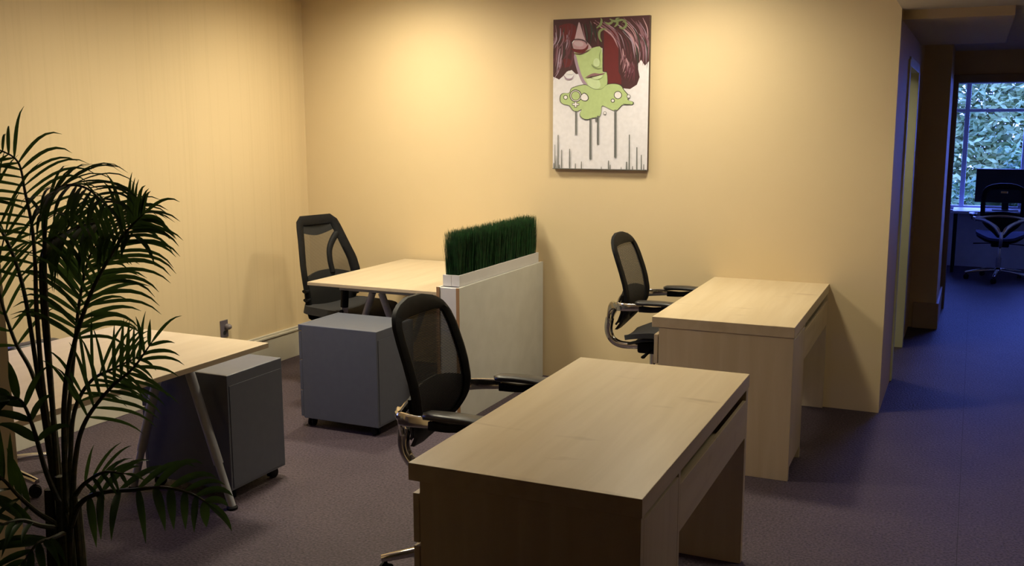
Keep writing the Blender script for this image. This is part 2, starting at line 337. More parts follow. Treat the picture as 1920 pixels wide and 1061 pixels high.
# ------------------------------------------------------------------ maple drawer desks
def drawer_desk(x, y, rz, label):
    Wd, Ld, T, B = .6658, 1.3529, .73, .68
    t = thing('drawer_desk', label, 'desk', (x, y, 0), rz, 'maple drawer desks')
    box('desk_top', M['maple_y'], t, 0, Wd, 0, Ld, B, T, .0015)
    box('end_panel', M['maple_z'], t, .034, Wd - .003, .002, .030, 0, B, .0015)
    box('end_panel', M['maple_z'], t, .034, Wd - .003, Ld - .036, Ld - .003, 0, B, .0015)
    box('cabinet_back', M['maple_z'], t, Wd - .022, Wd - .003, .030, .362, .06, .665, .0015)
    box('cabinet_side', M['maple_z'], t, .045, Wd - .003, .364, .384, 0, B, .0015)
    box('cabinet_floor', M['maple_x'], t, .05, Wd - .03, .030, .364, .05, .07, .001)
    bp = box('back_panel', M['maple_y'], t, Wd - .016, Wd - .003, .384, Ld - .036, .494, .637, .0015)
    box('slot_light_blocker', M['maple_y'], t, Wd - .175, Wd - .160, .384, Ld - .036, .494, B, .001)  # added unseen board that keeps light out of the cable slot
    box('cable_shelf', M['maple_y'], t, Wd - .16, Wd - .022, .384, Ld - .036, .494, .510, .001)
    zs = [(.500, .643), (.285, .490), (.075, .275)]
    for a, b in zs:
        d = box('drawer', M['maple_y'], t, .010, .029, .006, .380, a, b, .0015)
        box('drawer_box', M['maple_x'], d, .030, Wd - .06, .045, .350, a + .02, b - .035, .001)
    return t
drawer_desk(-1.3537, 2.2347, .0100, 'large maple drawer desk closest to the viewer, bottom centre')
drawer_desk(-1.3533, 4.5075, .0168, 'maple drawer desk pushed against the yellow back wall below the painting')

# ------------------------------------------------------------------ trestle desks
def a_leg(parent, xc, y, ztop, spread, top_gap, rail_half):
    r = MB().box(xc - rail_half, xc + rail_half, y - .022, y + .022, ztop - .045, ztop).build('leg_rail', M['lightgrey'], parent, .004)
    for s in (-1, 1):
        p0 = Vector((xc + s * top_gap, y, ztop - .045)); p1 = Vector((xc + s * spread, y, .012))
        l = MB().tube([p0, p0.lerp(p1, .72)], .021, 14).build('leg', M['lightgrey'], parent, smooth=True)
        MB().tube([p0.lerp(p1, .70), p1], .0165, 14).build('leg_extension', M['lightgrey'], l, smooth=True)
        MB().lathe([(.024, 0), (.024, .010), (.018, .016)], (p1.x, p1.y, 0), 16).build('foot', M['black'], l, smooth=True)
dA = thing('trestle_desk', 'pale birch desk on grey A-frame legs behind the palm', 'desk', (-3.1027, 2.485, 0), 0, 'trestle desks')
box('desk_top', M['birch'], dA, -.4378, .4378, -.80, .8003, .708, .73, .002)
a_leg(dA, 0, .70, .708, .285, .060, .30)
a_leg(dA, 0, -.62, .708, .285, .060, .30)
box('crossbeam', M['lightgrey'], dA, -.025, .025, -.60, .68, .665, .70, .003)
dB = thing('trestle_desk', 'birch desk on grey legs in the far left corner beside the grass planter', 'desk', (-3.08, 5.28, 0), 0, 'trestle desks')
box('desk_top', M['birch'], dB, -.4494, .440, -.5553, .5564, .7044, .7244, .002)
a_leg(dB, -.09, -.36, .700, .285, .030, .255)
a_leg(dB, -.09, .40, .700, .285, .030, .255)
box('crossbeam', M['lightgrey'], dB, -.115, -.065, -.33, .37, .655, .695, .003)
pl = MB().tube([(-.325, -.36, .55), (-.345, -.36, .012)], .026, 4).build('post_leg', M['lightgrey'], dB)
MB().tube([(-.318, -.36, .655), (-.326, -.36, .55)], .024, 12).build('post_collar', M['black'], pl, smooth=True)
MB().lathe([(.012, -.012), (.012, 0), (.008, .002)], (-.328, -.383, .525), 14, 'y').build('knob', M['black'], pl, smooth=True)

# ------------------------------------------------------------------ drawer pedestals on casters
def caster(par, x, y, ang=0.0, r=.024, m=None, z0=0.0, top=.055):
    m = m or M['black']; ca, sa = math.cos(ang), math.sin(ang); mb = MB()
    for s in (-1, 1):
        c = []
        for off in (s * .006, s * .016):
            for j in range(16):
                a = 2 * PI * j / 16; lx, ly, lz = r * math.cos(a), off, r + r * math.sin(a)
                c.append((x + lx * ca - ly * sa, y + lx * sa + ly * ca, z0 + lz))
        mb.add(c, [tuple(range(16)), tuple(range(31, 15, -1))] + [(j, (j + 1) % 16, 16 + (j + 1) % 16, 16 + j) for j in range(16)])
    mb.tube([(x, y, z0 + r), (x, y, z0 + top)], .007, 8)
    return mb.build('caster', m, par, smooth=True)
def pedestal(x, y, label):
    t = thing('drawer_pedestal', label, 'drawer unit', (x, y, 0), 0, 'grey drawer pedestals')
    hx, hy, z0, z1 = .25, .188, .052, .573
    box('cabinet_shell', M['grey'], t, -hx + .02, hx, -hy, hy, z0, z1, .003)
    box('back_panel', M['grey'], t, hx, hx + .003, -hy + .012, hy - .012, z0 + .012, z1 - .048, .001)
    for a, b in ((.06, .205), (.21, .375), (.38, .535)):
        d = box('drawer', M['grey'], t, -hx, -hx + .018, -hy + .002, hy - .002, a, b, .002)
        box('gap_shade_strip', M['darkgap'], d, -hx + .004, -hx + .014, -hy + .03, hy - .03, b, b + .004, .0005)  # near-black strip paints the shade in the gap above each drawer
    box('top_lip', M['grey'], t, -hx, -hx + .020, -hy, hy, .541, z1, .002)
    for sx in (-1, 1):
        for sy in (-1, 1): caster(t, sx * .205, sy * .145, .5 * sx + sy)
    return t
pedestal(-3.115, 3.43, 'grey drawer pedestal under the end of the birch desk behind the palm')
pedestal(-3.02, 4.47, 'blue-grey drawer pedestal in front of the corner desk, left of the white divider')

# ------------------------------------------------------------------ white divider and grass planter
dv = thing('desk_divider', 'white waist-high divider board with brown edges beside the corner desk', 'divider', (-2.56, 0, 0))
box('side_board', M['white'], dv, .050, .068, 4.685, 5.845, 0, .762, .001)
box('side_board', M['white'], dv, -.072, -.054, 4.685, 5.845, 0, .762, .001)
box('board_edge', M['edge'], dv, .050, .068, 4.680, 4.685, 0, .762, .0)
box('board_edge', M['edge'], dv, -.072, -.054, 4.680, 4.685, 0, .762, .0)
box('core', M['whitebox'], dv, -.054, .050, 4.688, 5.845, 0, .758, .001)
gp = thing('grass_planter', 'white narrow planter box full of tall dark green artificial grass', 'planter', (-2.562, 0, .7625))
GX, GY0, GY1 = .052, 4.735, 5.80
box('planter_side', M['whitebox'], gp, GX - .010, GX, GY0, GY1, 0, .062, .001)
box('planter_side', M['whitebox'], gp, -GX, -GX + .010, GY0, GY1, 0, .062, .001)
box('planter_end', M['whitebox'], gp, -GX, .0, GY0 - .012, GY0, 0, .062, .001)
box('planter_end', M['whitebox'], gp, .0015, GX, GY0 - .012, GY0, 0, .062, .001)
box('planter_end', M['whitebox'], gp, -GX, GX, GY1, GY1 + .012, 0, .062, .001)
box('soil', M['soil'], gp, -GX + .010, GX - .010, GY0, GY1, 0, .045, .0)
gb = MB(); rg = random.Random(3)
def blade(mb, x, y, z, h, w, lean, bend):
    a = rg.uniform(0, 2 * PI); wx, wy = math.cos(a) * w, math.sin(a) * w
    vs = []
    for k, f in enumerate((0, .5, 1.0)):
        ox, oy = lean[0] * f + bend[0] * f * f, lean[1] * f + bend[1] * f * f; ww = (1, .85, .25)[k]
        vs += [(x + ox - wx * ww, y + oy - wy * ww, z + h * f), (x + ox + wx * ww, y + oy + wy * ww, z + h * f)]
    mb.add(vs, [(0, 1, 3, 2), (2, 3, 5, 4)])
for i in range(9000):
    x = rg.uniform(-GX + .012, GX - .012); y = rg.uniform(GY0 + .004, GY1 - .004)
    h = rg.gauss(.245, .010); fx = x / GX
    blade(gb, x, y, .045, h, rg.uniform(.0008, .0018), (fx * .010 + rg.gauss(0, .004), rg.gauss(0, .006)), (rg.gauss(0, .005), rg.gauss(0, .007)))
for i in range(260):
    e = rg.choice((0, 1)); y = (GY0 + .006, GY1 - .006)[e]; s = (-1, 1)[e]
    blade(gb, rg.uniform(-GX + .012, GX - .012), y, .045, rg.uniform(.16, .25), .0008, (rg.gauss(0, .004), s * rg.uniform(0, .02)), (0, s * rg.uniform(.0, .035)))
go = gb.build('grass', M['grass'], gp); go['kind'] = 'stuff'; go['label'] = 'dense dark green artificial grass blades'

# ------------------------------------------------------------------ task chairs with chrome spine
def grid_surface(rows, m, name, parent, thick=0.0, smooth=True):
    n = len(rows[0]); vs = [p for r in rows for p in r]; fs = []
    for i in range(len(rows) - 1):
        for j in range(n - 1): fs.append((i * n + j, i * n + j + 1, (i + 1) * n + j + 1, (i + 1) * n + j))
    mb = MB().add(vs, fs)
    o = mb.build(name, m, parent, smooth=smooth, angle=70)
    if thick:
        bm = bmesh.new(); bm.from_mesh(o.data); bmesh.ops.solidify(bm, geom=bm.faces[:], thickness=thick); bmesh.ops.recalc_face_normals(bm, faces=bm.faces); bm.to_mesh(o.data); bm.free()
        o.data.shade_smooth()
        try: o.data.set_sharp_from_angle(angle=math.radians(60))
        except Exception: pass
    return o
def interp(tab, z):
    if z <= tab[0][0]: return tab[0][1]
    for (a, b), (c, d) in zip(tab, tab[1:]):
        if z <= c:
            t = (z - a) / (c - a); return b + (d - b) * t
    return tab[-1][1]
BACKX = [(.47, -.205), (.52, -.160), (.58, -.120), (.64, -.100), (.70, -.100), (.76, -.112), (.82, -.130), (.90, -.158), (.97, -.186), (1.03, -.210)]
BACKW = [(.47, .035), (.52, .085), (.57, .150), (.62, .190), (.68, .208), (.80, .212), (.90, .208), (.95, .198), (.985, .175), (1.01, .135), (1.025, .085), (1.03, .05)]
def bx_(y, z, w=.21): return interp(BACKX, z) - .008 + .008 * (y / .21) ** 2
def task_chair(label, loc, rz, base_rot, seat_mat):
    t = thing('task_chair', label, 'chair', (loc[0], loc[1], 0), rz, 'mesh task chairs with chrome spine')
    # back frame: flat band following the outline, open mesh inside
    zs = [.47 + (1.03 - .47) * (i / 40) for i in range(41)]
    outl = [(interp(BACKW, z), z) for z in zs]
    loop = [Vector((bx_(w, z), w, z)) for w, z in outl] + [Vector((bx_(-w, z), -w, z)) for w, z in outl[::-1]]
    bf = MB(); n = len(loop); inner = []; cz = .80
    for p in loop:
        q = p.copy(); d = .046
        wy = interp(BACKW, p.z)
        q.y = math.copysign(max(abs(p.y) - d, .0), p.y)
        if p.z > .96: q.z = p.z - (p.z - .96) * .85
        if p.z < .60: q.z = p.z + (.60 - p.z) * .55
        q.x = bx_(q.y, q.z); inner.append(q)
    vs = []
    for p, q in zip(loop, inner):
        mid = (p + q) / 2
        vs += [p + Vector((.008, 0, 0)), mid + Vector((.018, 0, 0)), q + Vector((.008, 0, 0)), q - Vector((.006, 0, 0)), mid - Vector((.016, 0, 0)), p - Vector((.008, 0, 0))]
    fs = []
    for i in range(n):
        j = (i + 1) % n
        for k in range(6): fs.append((i * 6 + k, i * 6 + (k + 1) % 6, j * 6 + (k + 1) % 6, j * 6 + k))
    bf.add(vs, fs).build('back_frame', M['black'], t, smooth=True, angle=50)
    rows = []
    for i in range(25):
        z = .56 + (1.0 - .56) * i / 24; w = max(interp(BACKW, z) - .025, .01)
        rows.append([(bx_(w * s, z), w * s, z) for s in [k / 5 - 1 for k in range(11)]])
    grid_surface(rows, M['mesh'], 'back_mesh', t)
    rows = []
    for i in range(10):
        f = i / 9; row = []
        for k in range(13):
            s = k / 6 - 1; top = .735 - .035 * (s * s); z = .50 + (top - .50) * f
            w = max(interp(BACKW, z) - .012, .02); row.append((bx_(w * s, z) - .018 - .010 * (1 - s * s), w * s, z))
        rows.append(row)
    grid_surface(rows, M['black'], 'lumbar_panel', t, .010)
    # chrome spine, yoke and arm brackets
    sp = [(-.03, 0, .385), (-.12, 0, .378), (-.19, 0, .378), (-.235, 0, .395), (-.262, 0, .43), (-.270, 0, .475), (-.262, 0, .53)]
    MB().tube(cr(sp, 6), lambda f: .020 + .006 * f, 12, .75, (0, 1, 0)).build('spine', M['chrome'], t, smooth=True)
    for s in (-1, 1):
        yk = [(-.262, s * .012, .51), (-.252, s * .045, .565), (-.225, s * .10, .612), (-.185, s * .165, .640), (-.145, s * .232, .648), (-.115, s * .252, .650)]
        MB().tube(cr(yk, 6), lambda f: .020 + .012 * f * (1 - f), 10, .6, (1, 0, .3)).build('yoke_arm', M['chrome'], t, smooth=True)
        ab = MB()
        path = cr([(-.135, s * .245, .650), (-.09, s * .262, .652), (-.03, s * .270, .655), (.015, s * .272, .657)], 5)
        ab.sweep(path, lambda i, f: [(.011, -.026 + .008 * f), (.011, .020), (-.011, .020), (-.011, -.026 + .008 * f)], (0, 0, 1))
        br = ab.build('arm_bracket', M['chrome'], t, .006, True, 40, 3)
        MB().sweep(cr([(.0, s * .272, .652), (.08, s * .275, .650), (.16, s * .276, .660), (.22, s * .276, .668)], 5), lambda i, f: [(.016, -.020 + .014 * f), (.016, .012), (-.016, .012), (-.016, -.020 + .014 * f)]).build('arm_support', M['black'], t, .004, True)
        pd = MB(); pth = [(-.025 + .26 * k / 14, s * (.272 + .006 * math.sin(k / 14 * PI)), .680 + .006 * math.sin(k / 14 * PI)) for k in range(15)]
        def pf(i, f):
            e = min(1, (min(f, 1 - f) / .10)) ; e = math.sqrt(max(0, 1 - (1 - e) ** 2)) * .94 + .06
            w, h = (.036 + .008 * f) * e, .013 * (.5 + .5 * e)
            return [(w * math.cos(a), h * math.copysign(abs(math.sin(a)) ** .6, math.sin(a))) for a in [2 * PI * j / 14 for j in range(14)]]
        pd.sweep(pth, pf).build('arm_pad', M['pad'], t, smooth=True, angle=60)
    ar = cr([(-.135, -.240, .658), (-.148, -.17, .672), (-.155, -.08, .685), (-.158, 0, .690), (-.155, .08, .685), (-.148, .17, .672), (-.135, .240, .658)], 5)
    MB().tube(ar, .016, 10, .7, (1, 0, 0)).build('yoke_bar', M['chrome'], t, smooth=True)
    # seat
    rows = []
    for i in range(17):
        f = i / 16; x = -.135 + .43 * f; row = []
        for k in range(13):
            s = k / 6 - 1; w = .235 * (1 - .50 * max(0, (.35 - f) / .35) ** 1.5 - .12 * max(0, (f - .8) / .2) ** 2)
            z = .498 + .012 * s * s - .05 * max(0, (f - .75) / .25) ** 2 - .050 * max(0, (.45 - f) / .45) ** 1.6
            row.append((x, w * s, z))
        rows.append(row)
    grid_surface(rows, seat_mat, 'seat', t, .028)
    rows2 = [[(x, y * .96, z - .034 - .020 * (1 - (y / .24) ** 2)) for x, y, z in r] for r in rows[1:-1]]
    grid_surface(rows2, M['black'], 'seat_shell', t, .012)
    MB().box(-.07, .10, -.085, .085, .355, .425).build('tilt_mechanism', M['black'], t, .012)
    for s in (-1, 1):
        lv = MB().tube(cr([(.02, s * .07, .385), (.02, s * .19, .380), (.02, s * .255, .376)], 4), lambda f: .007 + .006 * f, 8, .6).build('lever', M['black'], t, smooth=True)
    MB().lathe([(.026, .10), (.026, .24), (.018, .242), (.018, .36)], k=18).build('gas_lift', M['chrome'], t, smooth=True)
    MB().lathe([(.030, .075), (.044, .085), (.046, .120), (.030, .135)], k=20).build('base_hub', M['chrome'], t, smooth=True)
    for k in range(5):
        a = base_rot + 2 * PI * k / 5; ca, sa = math.cos(a), math.sin(a)
        path = [(ca * r, sa * r, z) for r, z in ((.03, .108), (.10, .106), (.20, .096), (.29, .080), (.322, .074))]
        lg = MB().sweep(path, lambda i, f: [((.024 - .010 * f) * c, (.018 - .007 * f) * d) for c, d in ((-1, -1), (1, -1), (1, .3), (.5, 1), (-.5, 1), (-1, .3))]).build('base_leg', M['chrome'], t, .003, True, 40)
        caster(lg, ca * .305, sa * .305, a + .9, .027, top=.072)
    return t
task_chair('black mesh task chair with chrome yoke tucked behind the nearest maple desk', (-1.60, 3.06), 0, math.radians(210), M['seatfab'])
task_chair('black mesh task chair with chrome yoke under the painting at the wall desk', (-1.60, 5.36), 0, math.radians(200), M['blackfab'])
task_chair('mostly hidden dark task chair by the left wall behind the palm and birch desk', (-4.02, 2.93), math.radians(80), math.radians(-80), M['blackfab'])
fc = task_chair('blue-lit mesh task chair seen from behind in the far office by the window', (.30, 11.52), PI / 2, math.radians(100), M['bluefab'])
box('badge', M['chrome'], fc, -.203, -.197, -.032, .032, .925, .948, .004)

# ------------------------------------------------------------------ corner mesh chair
mc = thing('mesh_chair', 'tall-backed dark mesh office chair at the corner desk by the left wall', 'chair', (-3.62, 5.27, 0), math.radians(-14))
BX = [(.38, -.215), (.50, -.200), (.58, -.190), (.68, -.200), (.78, -.225), (.90, -.262), (1.04, -.310)]
BW = [(.38, .10), (.42, .17), (.50, .205), (.60, .232), (.68, .240), (.76, .232), (.88, .200), (.97, .178), (1.01, .165), (1.03, .14), (1.04, .10)]
def mbx(y, z): return interp(BX, z) + .05 * (y / .24) ** 2
def band(path, w, th, name, m, par, closed=False):
    """flat band lying in the back surface"""
    mb = MB(); k = len(path); vs = []; fs = []
    for i, (y, z) in enumerate(path):
        a = path[(i - 1) % k if closed else max(i - 1, 0)]; b = path[(i + 1) % k if closed else min(i + 1, k - 1)]
        ty, tz = b[0] - a[0], b[1] - a[1]; l = math.hypot(ty, tz) or 1; ny, nz = -tz / l, ty / l
        ww = w(i / max(k - 1, 1)) if callable(w) else w
        for sgn, dx in ((-1, .3), (-.4, 1), (.4, 1), (1, .3), (1, -.3), (.4, -1), (-.4, -1), (-1, -.3)):
            yy, zz = y + ny * ww * sgn, z + nz * ww * sgn; vs.append((mbx(yy, zz) + dx * th, yy, zz))
    for i in range(k if closed else k - 1):
        j = (i + 1) % k
        for q in range(8): fs.append((i * 8 + q, i * 8 + (q + 1) % 8, j * 8 + (q + 1) % 8, j * 8 + q))
    if not closed: fs += [tuple(range(8)), tuple((k - 1) * 8 + q for q in range(8))[::-1]]
    return mb.add(vs, fs).build(name, m, par, smooth=True, angle=55)
zz = [.40 + .625 * i / 30 for i in range(31)]
lp = [(interp(BW, z) - .024, z) for z in zz]
lp = lp + [(-y, z) for y, z in lp[::-1]]
band(lp, .030, .014, 'back_frame', M['black'], mc, True)
rows = []
for i in range(22):
    z = .42 + .595 * i / 21; w = interp(BW, z) - .025
    rows.append([(mbx(w * s, z), w * s, z) for s in [k / 5 - 1 for k in range(11)]])
grid_surface(rows, M['mesh2'], 'back_mesh', mc)
hp = []
for i in range(6):
    f = i / 5; row = []
    for k in range(13):
        s = k / 6 - 1; lo = .925 + .04 * abs(s) ** 1.5; z = lo + (1.03 - lo) * f; w = interp(BW, min(z, 1.015)) - .02; row.append((mbx(w * s, z) - .008, w * s, z))
    hp.append(row)
grid_surface(hp, M['black'], 'head_panel', mc, .012)
rows = []
for i in range(10):
    f = i / 9; row = []
    for k in range(17):
        s = k / 8 - 1; top = .700 - .045 * abs(s) ** 2; z = .42 + (top - .42) * f
        w = interp(BW, z) - .012; row.append((mbx(w * s, z) - .016, w * s, z))
    rows.append(row)
grid_surface(rows, M['black'], 'lumbar_panel', mc, .014)
for s in (1,):
    arc = [(p.x, p.y) for p in cr([(s * .168, .945, 0), (s * .115, .900, 0), (s * .066, .835, 0), (s * .048, .765, 0), (s * .05, .68, 0)], 6)]
    band(arc, .019, .012, 'back_strut', M['black'], mc)
for z in (.47, .53, .59):
    band([(interp(BW, z) - .03 + .036 * j / 3, z) for j in range(4)], .012, .022, 'frame_lug', M['black'], mc)
    band([(-interp(BW, z) + .03 - .036 * j / 3, z) for j in range(4)], .012, .022, 'frame_lug', M['black'], mc)
rows = []
for i in range(13):
    f = i / 12; x = -.19 + .46 * f; row = []
    for k in range(13):
        s = k / 6 - 1; w = .245 * (1 - .2 * max(0, (.2 - f) / .2) ** 2 - .12 * max(0, (f - .8) / .2) ** 2); row.append((x, w * s, .50 - .02 * (1 - s * s) - .04 * max(0, (f - .75) / .25) ** 2))
    rows.append(row)
grid_surface(rows, M['blackfab'], 'seat', mc, .05)
MB().tube(cr([(-.02, 0, .40), (-.16, 0, .39), (-.225, 0, .43), (-.235, 0, .55)], 5), .022, 10, .8, (0, 1, 0)).build('back_support', M['black'], mc, smooth=True)
MB().box(-.08, .10, -.09, .09, .36, .44).build('tilt_mechanism', M['black'], mc, .012)
MB().lathe([(.027, .09), (.027, .25), (.018, .252), (.018, .37)], k=18).build('gas_lift', M['black'], mc, smooth=True)
MB().lathe([(.03, .075), (.045, .085), (.045, .12), (.03, .13)], k=18).build('base_hub', M['black'], mc, smooth=True)
for k in range(5):
    a = .3 + 2 * PI * k / 5; ca, sa = math.cos(a), math.sin(a)
    lg = MB().sweep([(ca * r, sa * r, z) for r, z in ((.03, .105), (.15, .098), (.29, .076))], lambda i, f: [((.022 - .006 * f) * c, (.017 - .006 * f) * d) for c, d in ((-1, -1), (1, -1), (.6, 1), (-.6, 1))]).build('base_leg', M['black'], mc, .003)
    caster(lg, ca * .275, sa * .275, a, .026, top=.07)

# ------------------------------------------------------------------ painting on the back wall
PX0, PX1, PZ0, PZ1, PY = -2.423, -1.801, 1.360, 2.279, 5.832
pt = thing('canvas_painting', 'tall canvas painting of a red-haired face with green splash and grey drips', 'painting', (0, 0, 0))
box('canvas', mat('canvas_side', (0.10, 0.07, 0.06), 0.8), pt, PX0, PX1, PY, YB - .001, PZ0, PZ1, .002)
PC = {'white': (.74, .73, .80), 'maroon': (.060, .018, .022), 'wine': (.115, .030, .045), 'mauve': (.22, .105, .14), 'pink': (.46, .27, .32), 'red': (.125, .012, .014), 'green': (.43, .55, .25), 'lgreen': (.55, .68, .40),
      'lilac': (.36, .26, .36), 'skin': (.50, .36, .42), 'lip': (.25, .13, .15), 'line': (.035, .04, .032), 'drip': (.16, .17, .17), 'olive': (.20, .22, .09), 'pale': (.78, .76, .80), 'dgreen': (.20, .26, .12)}
PK = list(PC); PMAT = [noise_mat('paint_' + k, tuple(c * .93 for c in PC[k]), PC[k], 40, 0.6) for k in PK]
pm = MB(); layer = [0]
def uvp(x, y):
    xl = 55 - 3 * (y - 92) / 900; xr = 635 - 15 * (y - 57) / 933; u = (x - xl) / (xr - xl); u = min(max(u, .002), .998)
    top = 92 - 35 * u; bot = 988 + 2 * u; v = (bot - y) / (bot - top); v = min(max(v, .002), .998)
    return PX0 + u * (PX1 - PX0), PZ0 + v * (PZ1 - PZ0)
def poly(pts, col, smooth=0):
    layer[0] += 1; d = PY - .0006 - layer[0] * .000025
    if smooth:
        q = [(p.x, p.y) for p in cr([(a, b, 0) for a, b in pts] + [(pts[0][0], pts[0][1], 0)], smooth)][:-1]
    else: q = pts
    vs = [(x, d, z) for x, z in (uvp(a, b) for a, b in q)]
    pm.add(vs, [tuple(range(len(vs)))], PK.index(col))
def ell(cx, cy, rx, ry, col, rot=0, n=22):
    poly([(cx + rx * math.cos(a) * math.cos(rot) - ry * math.sin(a) * math.sin(rot), cy + rx * math.cos(a) * math.sin(rot) + ry * math.sin(a) * math.cos(rot)) for a in [2 * PI * i / n for i in range(n)]], col)
def stroke(pts, w, col, taper=True):
    P = cr([(a, b, 0) for a, b in pts], 5); n = len(P); l, r = [], []
    for i, p in enumerate(P):
        t = (P[min(i + 1, n - 1)] - P[max(i - 1, 0)]).normalized(); f = i / (n - 1); ww = w * (math.sin(PI * (.12 + .86 * f)) if taper else 1) / 2
        l.append((p.x - t.y * ww, p.y + t.x * ww)); r.append((p.x + t.y * ww, p.y - t.x * ww))
    poly(l + r[::-1], col)
poly([(40, 50), (645, 40), (645, 1000), (40, 1000)], 'white')
# hair masses
poly([(50, 80), (215, 75), (218, 110), (190, 200), (172, 225), (180, 280), (192, 340), (215, 410), (196, 412), (170, 388), (140, 398), (118, 424), (92, 446), (72, 436), (50, 430)], 'maroon')
poly([(200, 70), (645, 40), (645, 330), (606, 356), (584, 322), (562, 352), (576, 425), (560, 470), (520, 497), (470, 492), (445, 470), (400, 472), (384, 482), (380, 400), (356, 396), (356, 256), (300, 262), (262, 240), (232, 180), (215, 110)], 'maroon')
poly([(188, 205), (206, 130), (216, 104), (232, 150), (252, 205), (290, 262), (190, 285), (178, 250)], 'skin', 4)
poly([(184, 285), (262, 268), (300, 254), (352, 256), (357, 392), (381, 400), (384, 472), (352, 500), (305, 500), (258, 476), (228, 430), (203, 360)], 'green', 3)
poly([(180, 285), (196, 300), (212, 360), (236, 428), (268, 478), (240, 470), (214, 420), (190, 345)], 'lilac', 3)
poly([(258, 440), (285, 430), (330, 440), (345, 480), (320, 500), (280, 492)], 'lgreen', 3)
poly([(365, 150), (450, 150), (452, 388), (365, 392)], 'red')
poly([(384, 392), (448, 386), (470, 430), (468, 470), (392, 466)], 'red')
poly([(92, 128), (150, 112), (196, 130), (188, 205), (160, 218), (108, 214)], 'red', 2)
poly([(84, 330), (150, 320), (176, 350), (150, 370), (96, 372)], 'red', 2)
rp = random.Random(11)
for i in range(34):
    x = rp.uniform(58, 175); y = rp.uniform(110, 330); l = rp.uniform(70, 150)
    stroke([(x, y), (x - rp.uniform(-8, 14), y + l * .5), (x - rp.uniform(5, 45), y + l)], rp.uniform(4, 11), rp.choice(['wine', 'mauve', 'maroon', 'lilac', 'wine', 'line']))
for i in range(60):
    a = rp.uniform(0, 1); x0 = 300 + 300 * a; y0 = rp.uniform(72, 200) ; x1 = 455 + 165 * a + rp.uniform(-14, 14)
    if x0 < 470 and y0 > 140: continue
    stroke([(x0, y0), (x0 + (x1 - x0) * .65 + 10, y0 + 70), (min(x1, 625), y0 + rp.uniform(120, 200))], rp.uniform(4, 12), rp.choice(['wine', 'mauve', 'wine', 'mauve', 'maroon', 'lilac', 'pink', 'line']))
for i in range(26):
    x = rp.uniform(458, 550); y = rp.uniform(250, 380)
    stroke([(x, y), (x + rp.uniform(-6, 12), y + 45), (x + rp.uniform(-16, 10), min(y + rp.uniform(70, 110), 490))], rp.uniform(4, 10), rp.choice(['wine', 'mauve', 'maroon', 'pink', 'wine']))
for i in range(14):
    x = rp.uniform(235, 330); y = rp.uniform(90, 120)
    stroke([(x, y), (x + 12, y + 60), (x + rp.uniform(0, 40), y + rp.uniform(100, 150))], rp.uniform(5, 11), rp.choice(['wine', 'maroon', 'mauve', 'line']))
stroke([(170, 262), (200, 274), (235, 274), (262, 256), (272, 236)], 22, 'red')
ell(219, 238, 44, 27, 'pink', .12); ell(214, 232, 30, 16, 'skin', .12)
stroke([(172, 212), (205, 205), (245, 212), (266, 232)], 6, 'maroon')
stroke([(185, 290), (225, 292), (262, 276), (290, 262)], 7, 'wine')
ell(322, 342, 20, 26, 'lgreen'); stroke([(292, 352), (305, 368), (330, 378), (356, 372)], 7, 'dgreen')
stroke([(352, 262), (340, 300), (346, 340)], 4, 'dgreen')
poly([(252, 432), (285, 412), (312, 404), (340, 408), (374, 402), (345, 420), (310, 420), (275, 428)], 'lip', 2)
poly([(285, 428), (320, 424), (362, 414), (345, 436), (315, 442)], 'lgreen', 2); stroke([(262, 436), (310, 424), (368, 408)], 5, 'maroon')
stroke([(122, 420), (140, 442), (170, 440), (188, 415)], 9, 'lilac'); ell(160, 404, 18, 12, 'pale')
# ornaments at the top
for s_ in ([(352, 218), (338, 190), (342, 156), (368, 142), (386, 150)], [(322, 138), (345, 118), (352, 92), (346, 78)], [(372, 104), (396, 112), (416, 98), (404, 82)], [(428, 130), (446, 110), (440, 84), (460, 76)], [(456, 132), (480, 138), (498, 118), (490, 98), (474, 104)], [(400, 84), (430, 96), (470, 88), (500, 92)]):
    stroke(s_, 15, 'olive'); stroke(s_, 8, 'dgreen')
# green splash with dark outline
spl = [(216, 482), (258, 476), (305, 500), (352, 500), (384, 474), (430, 468), (466, 478), (484, 505), (512, 540), (506, 562), (536, 574), (530, 590), (480, 590), (462, 606), (440, 626), (410, 622), (380, 606), (354, 600), (350, 640), (335, 668), (300, 672), (268, 682), (236, 674), (222, 650), (232, 622), (206, 634), (180, 628), (158, 600), (126, 594), (104, 578), (104, 544), (122, 528), (158, 526), (172, 498)]
cx_, cy_ = 310, 570
poly([(cx_ + (x - cx_) * 1.022, cy_ + (y - cy_) * 1.035) for x, y in spl], 'line', 3); poly(spl, 'green', 3)
for x, y0, y1, w in ((199, 632, 780, 10), (287, 676, 929, 12), (320, 668, 700, 8), (332, 660, 838, 11), (436, 622, 916, 13)):
    poly([(x - w / 2, y0), (x + w / 2, y0), (x + w / 2, y1 - 4), (x, y1), (x - w / 2, y1 - 4)], 'drip'); poly([(x - w / 2, y0), (x - w / 4, y0), (x - w / 4, y1 - 5), (x - w / 2, y1 - 5)], 'line')
def ring(cx, cy, r, w, col, inner): ell(cx, cy, r, r, col); ell(cx, cy, r - w, r - w, inner)
ring(196, 542, 38, 5, 'line', 'pale'); ring(196, 542, 29, 4, 'line', 'green'); ring(134, 552, 14, 4, 'line', 'pale'); ring(450, 534, 24, 4, 'line', 'pale'); ring(420, 568, 12, 4, 'line', 'pale'); ring(513, 541, 12, 4, 'drip', 'white'); ring(373, 643, 10, 3, 'drip', 'pale')
poly([(226, 540), (246, 522), (268, 534), (276, 558), (262, 574), (240, 572), (226, 560)], 'line', 3); poly([(229, 542), (246, 527), (264, 537), (271, 556), (260, 569), (242, 568), (229, 558)], 'pale', 3)
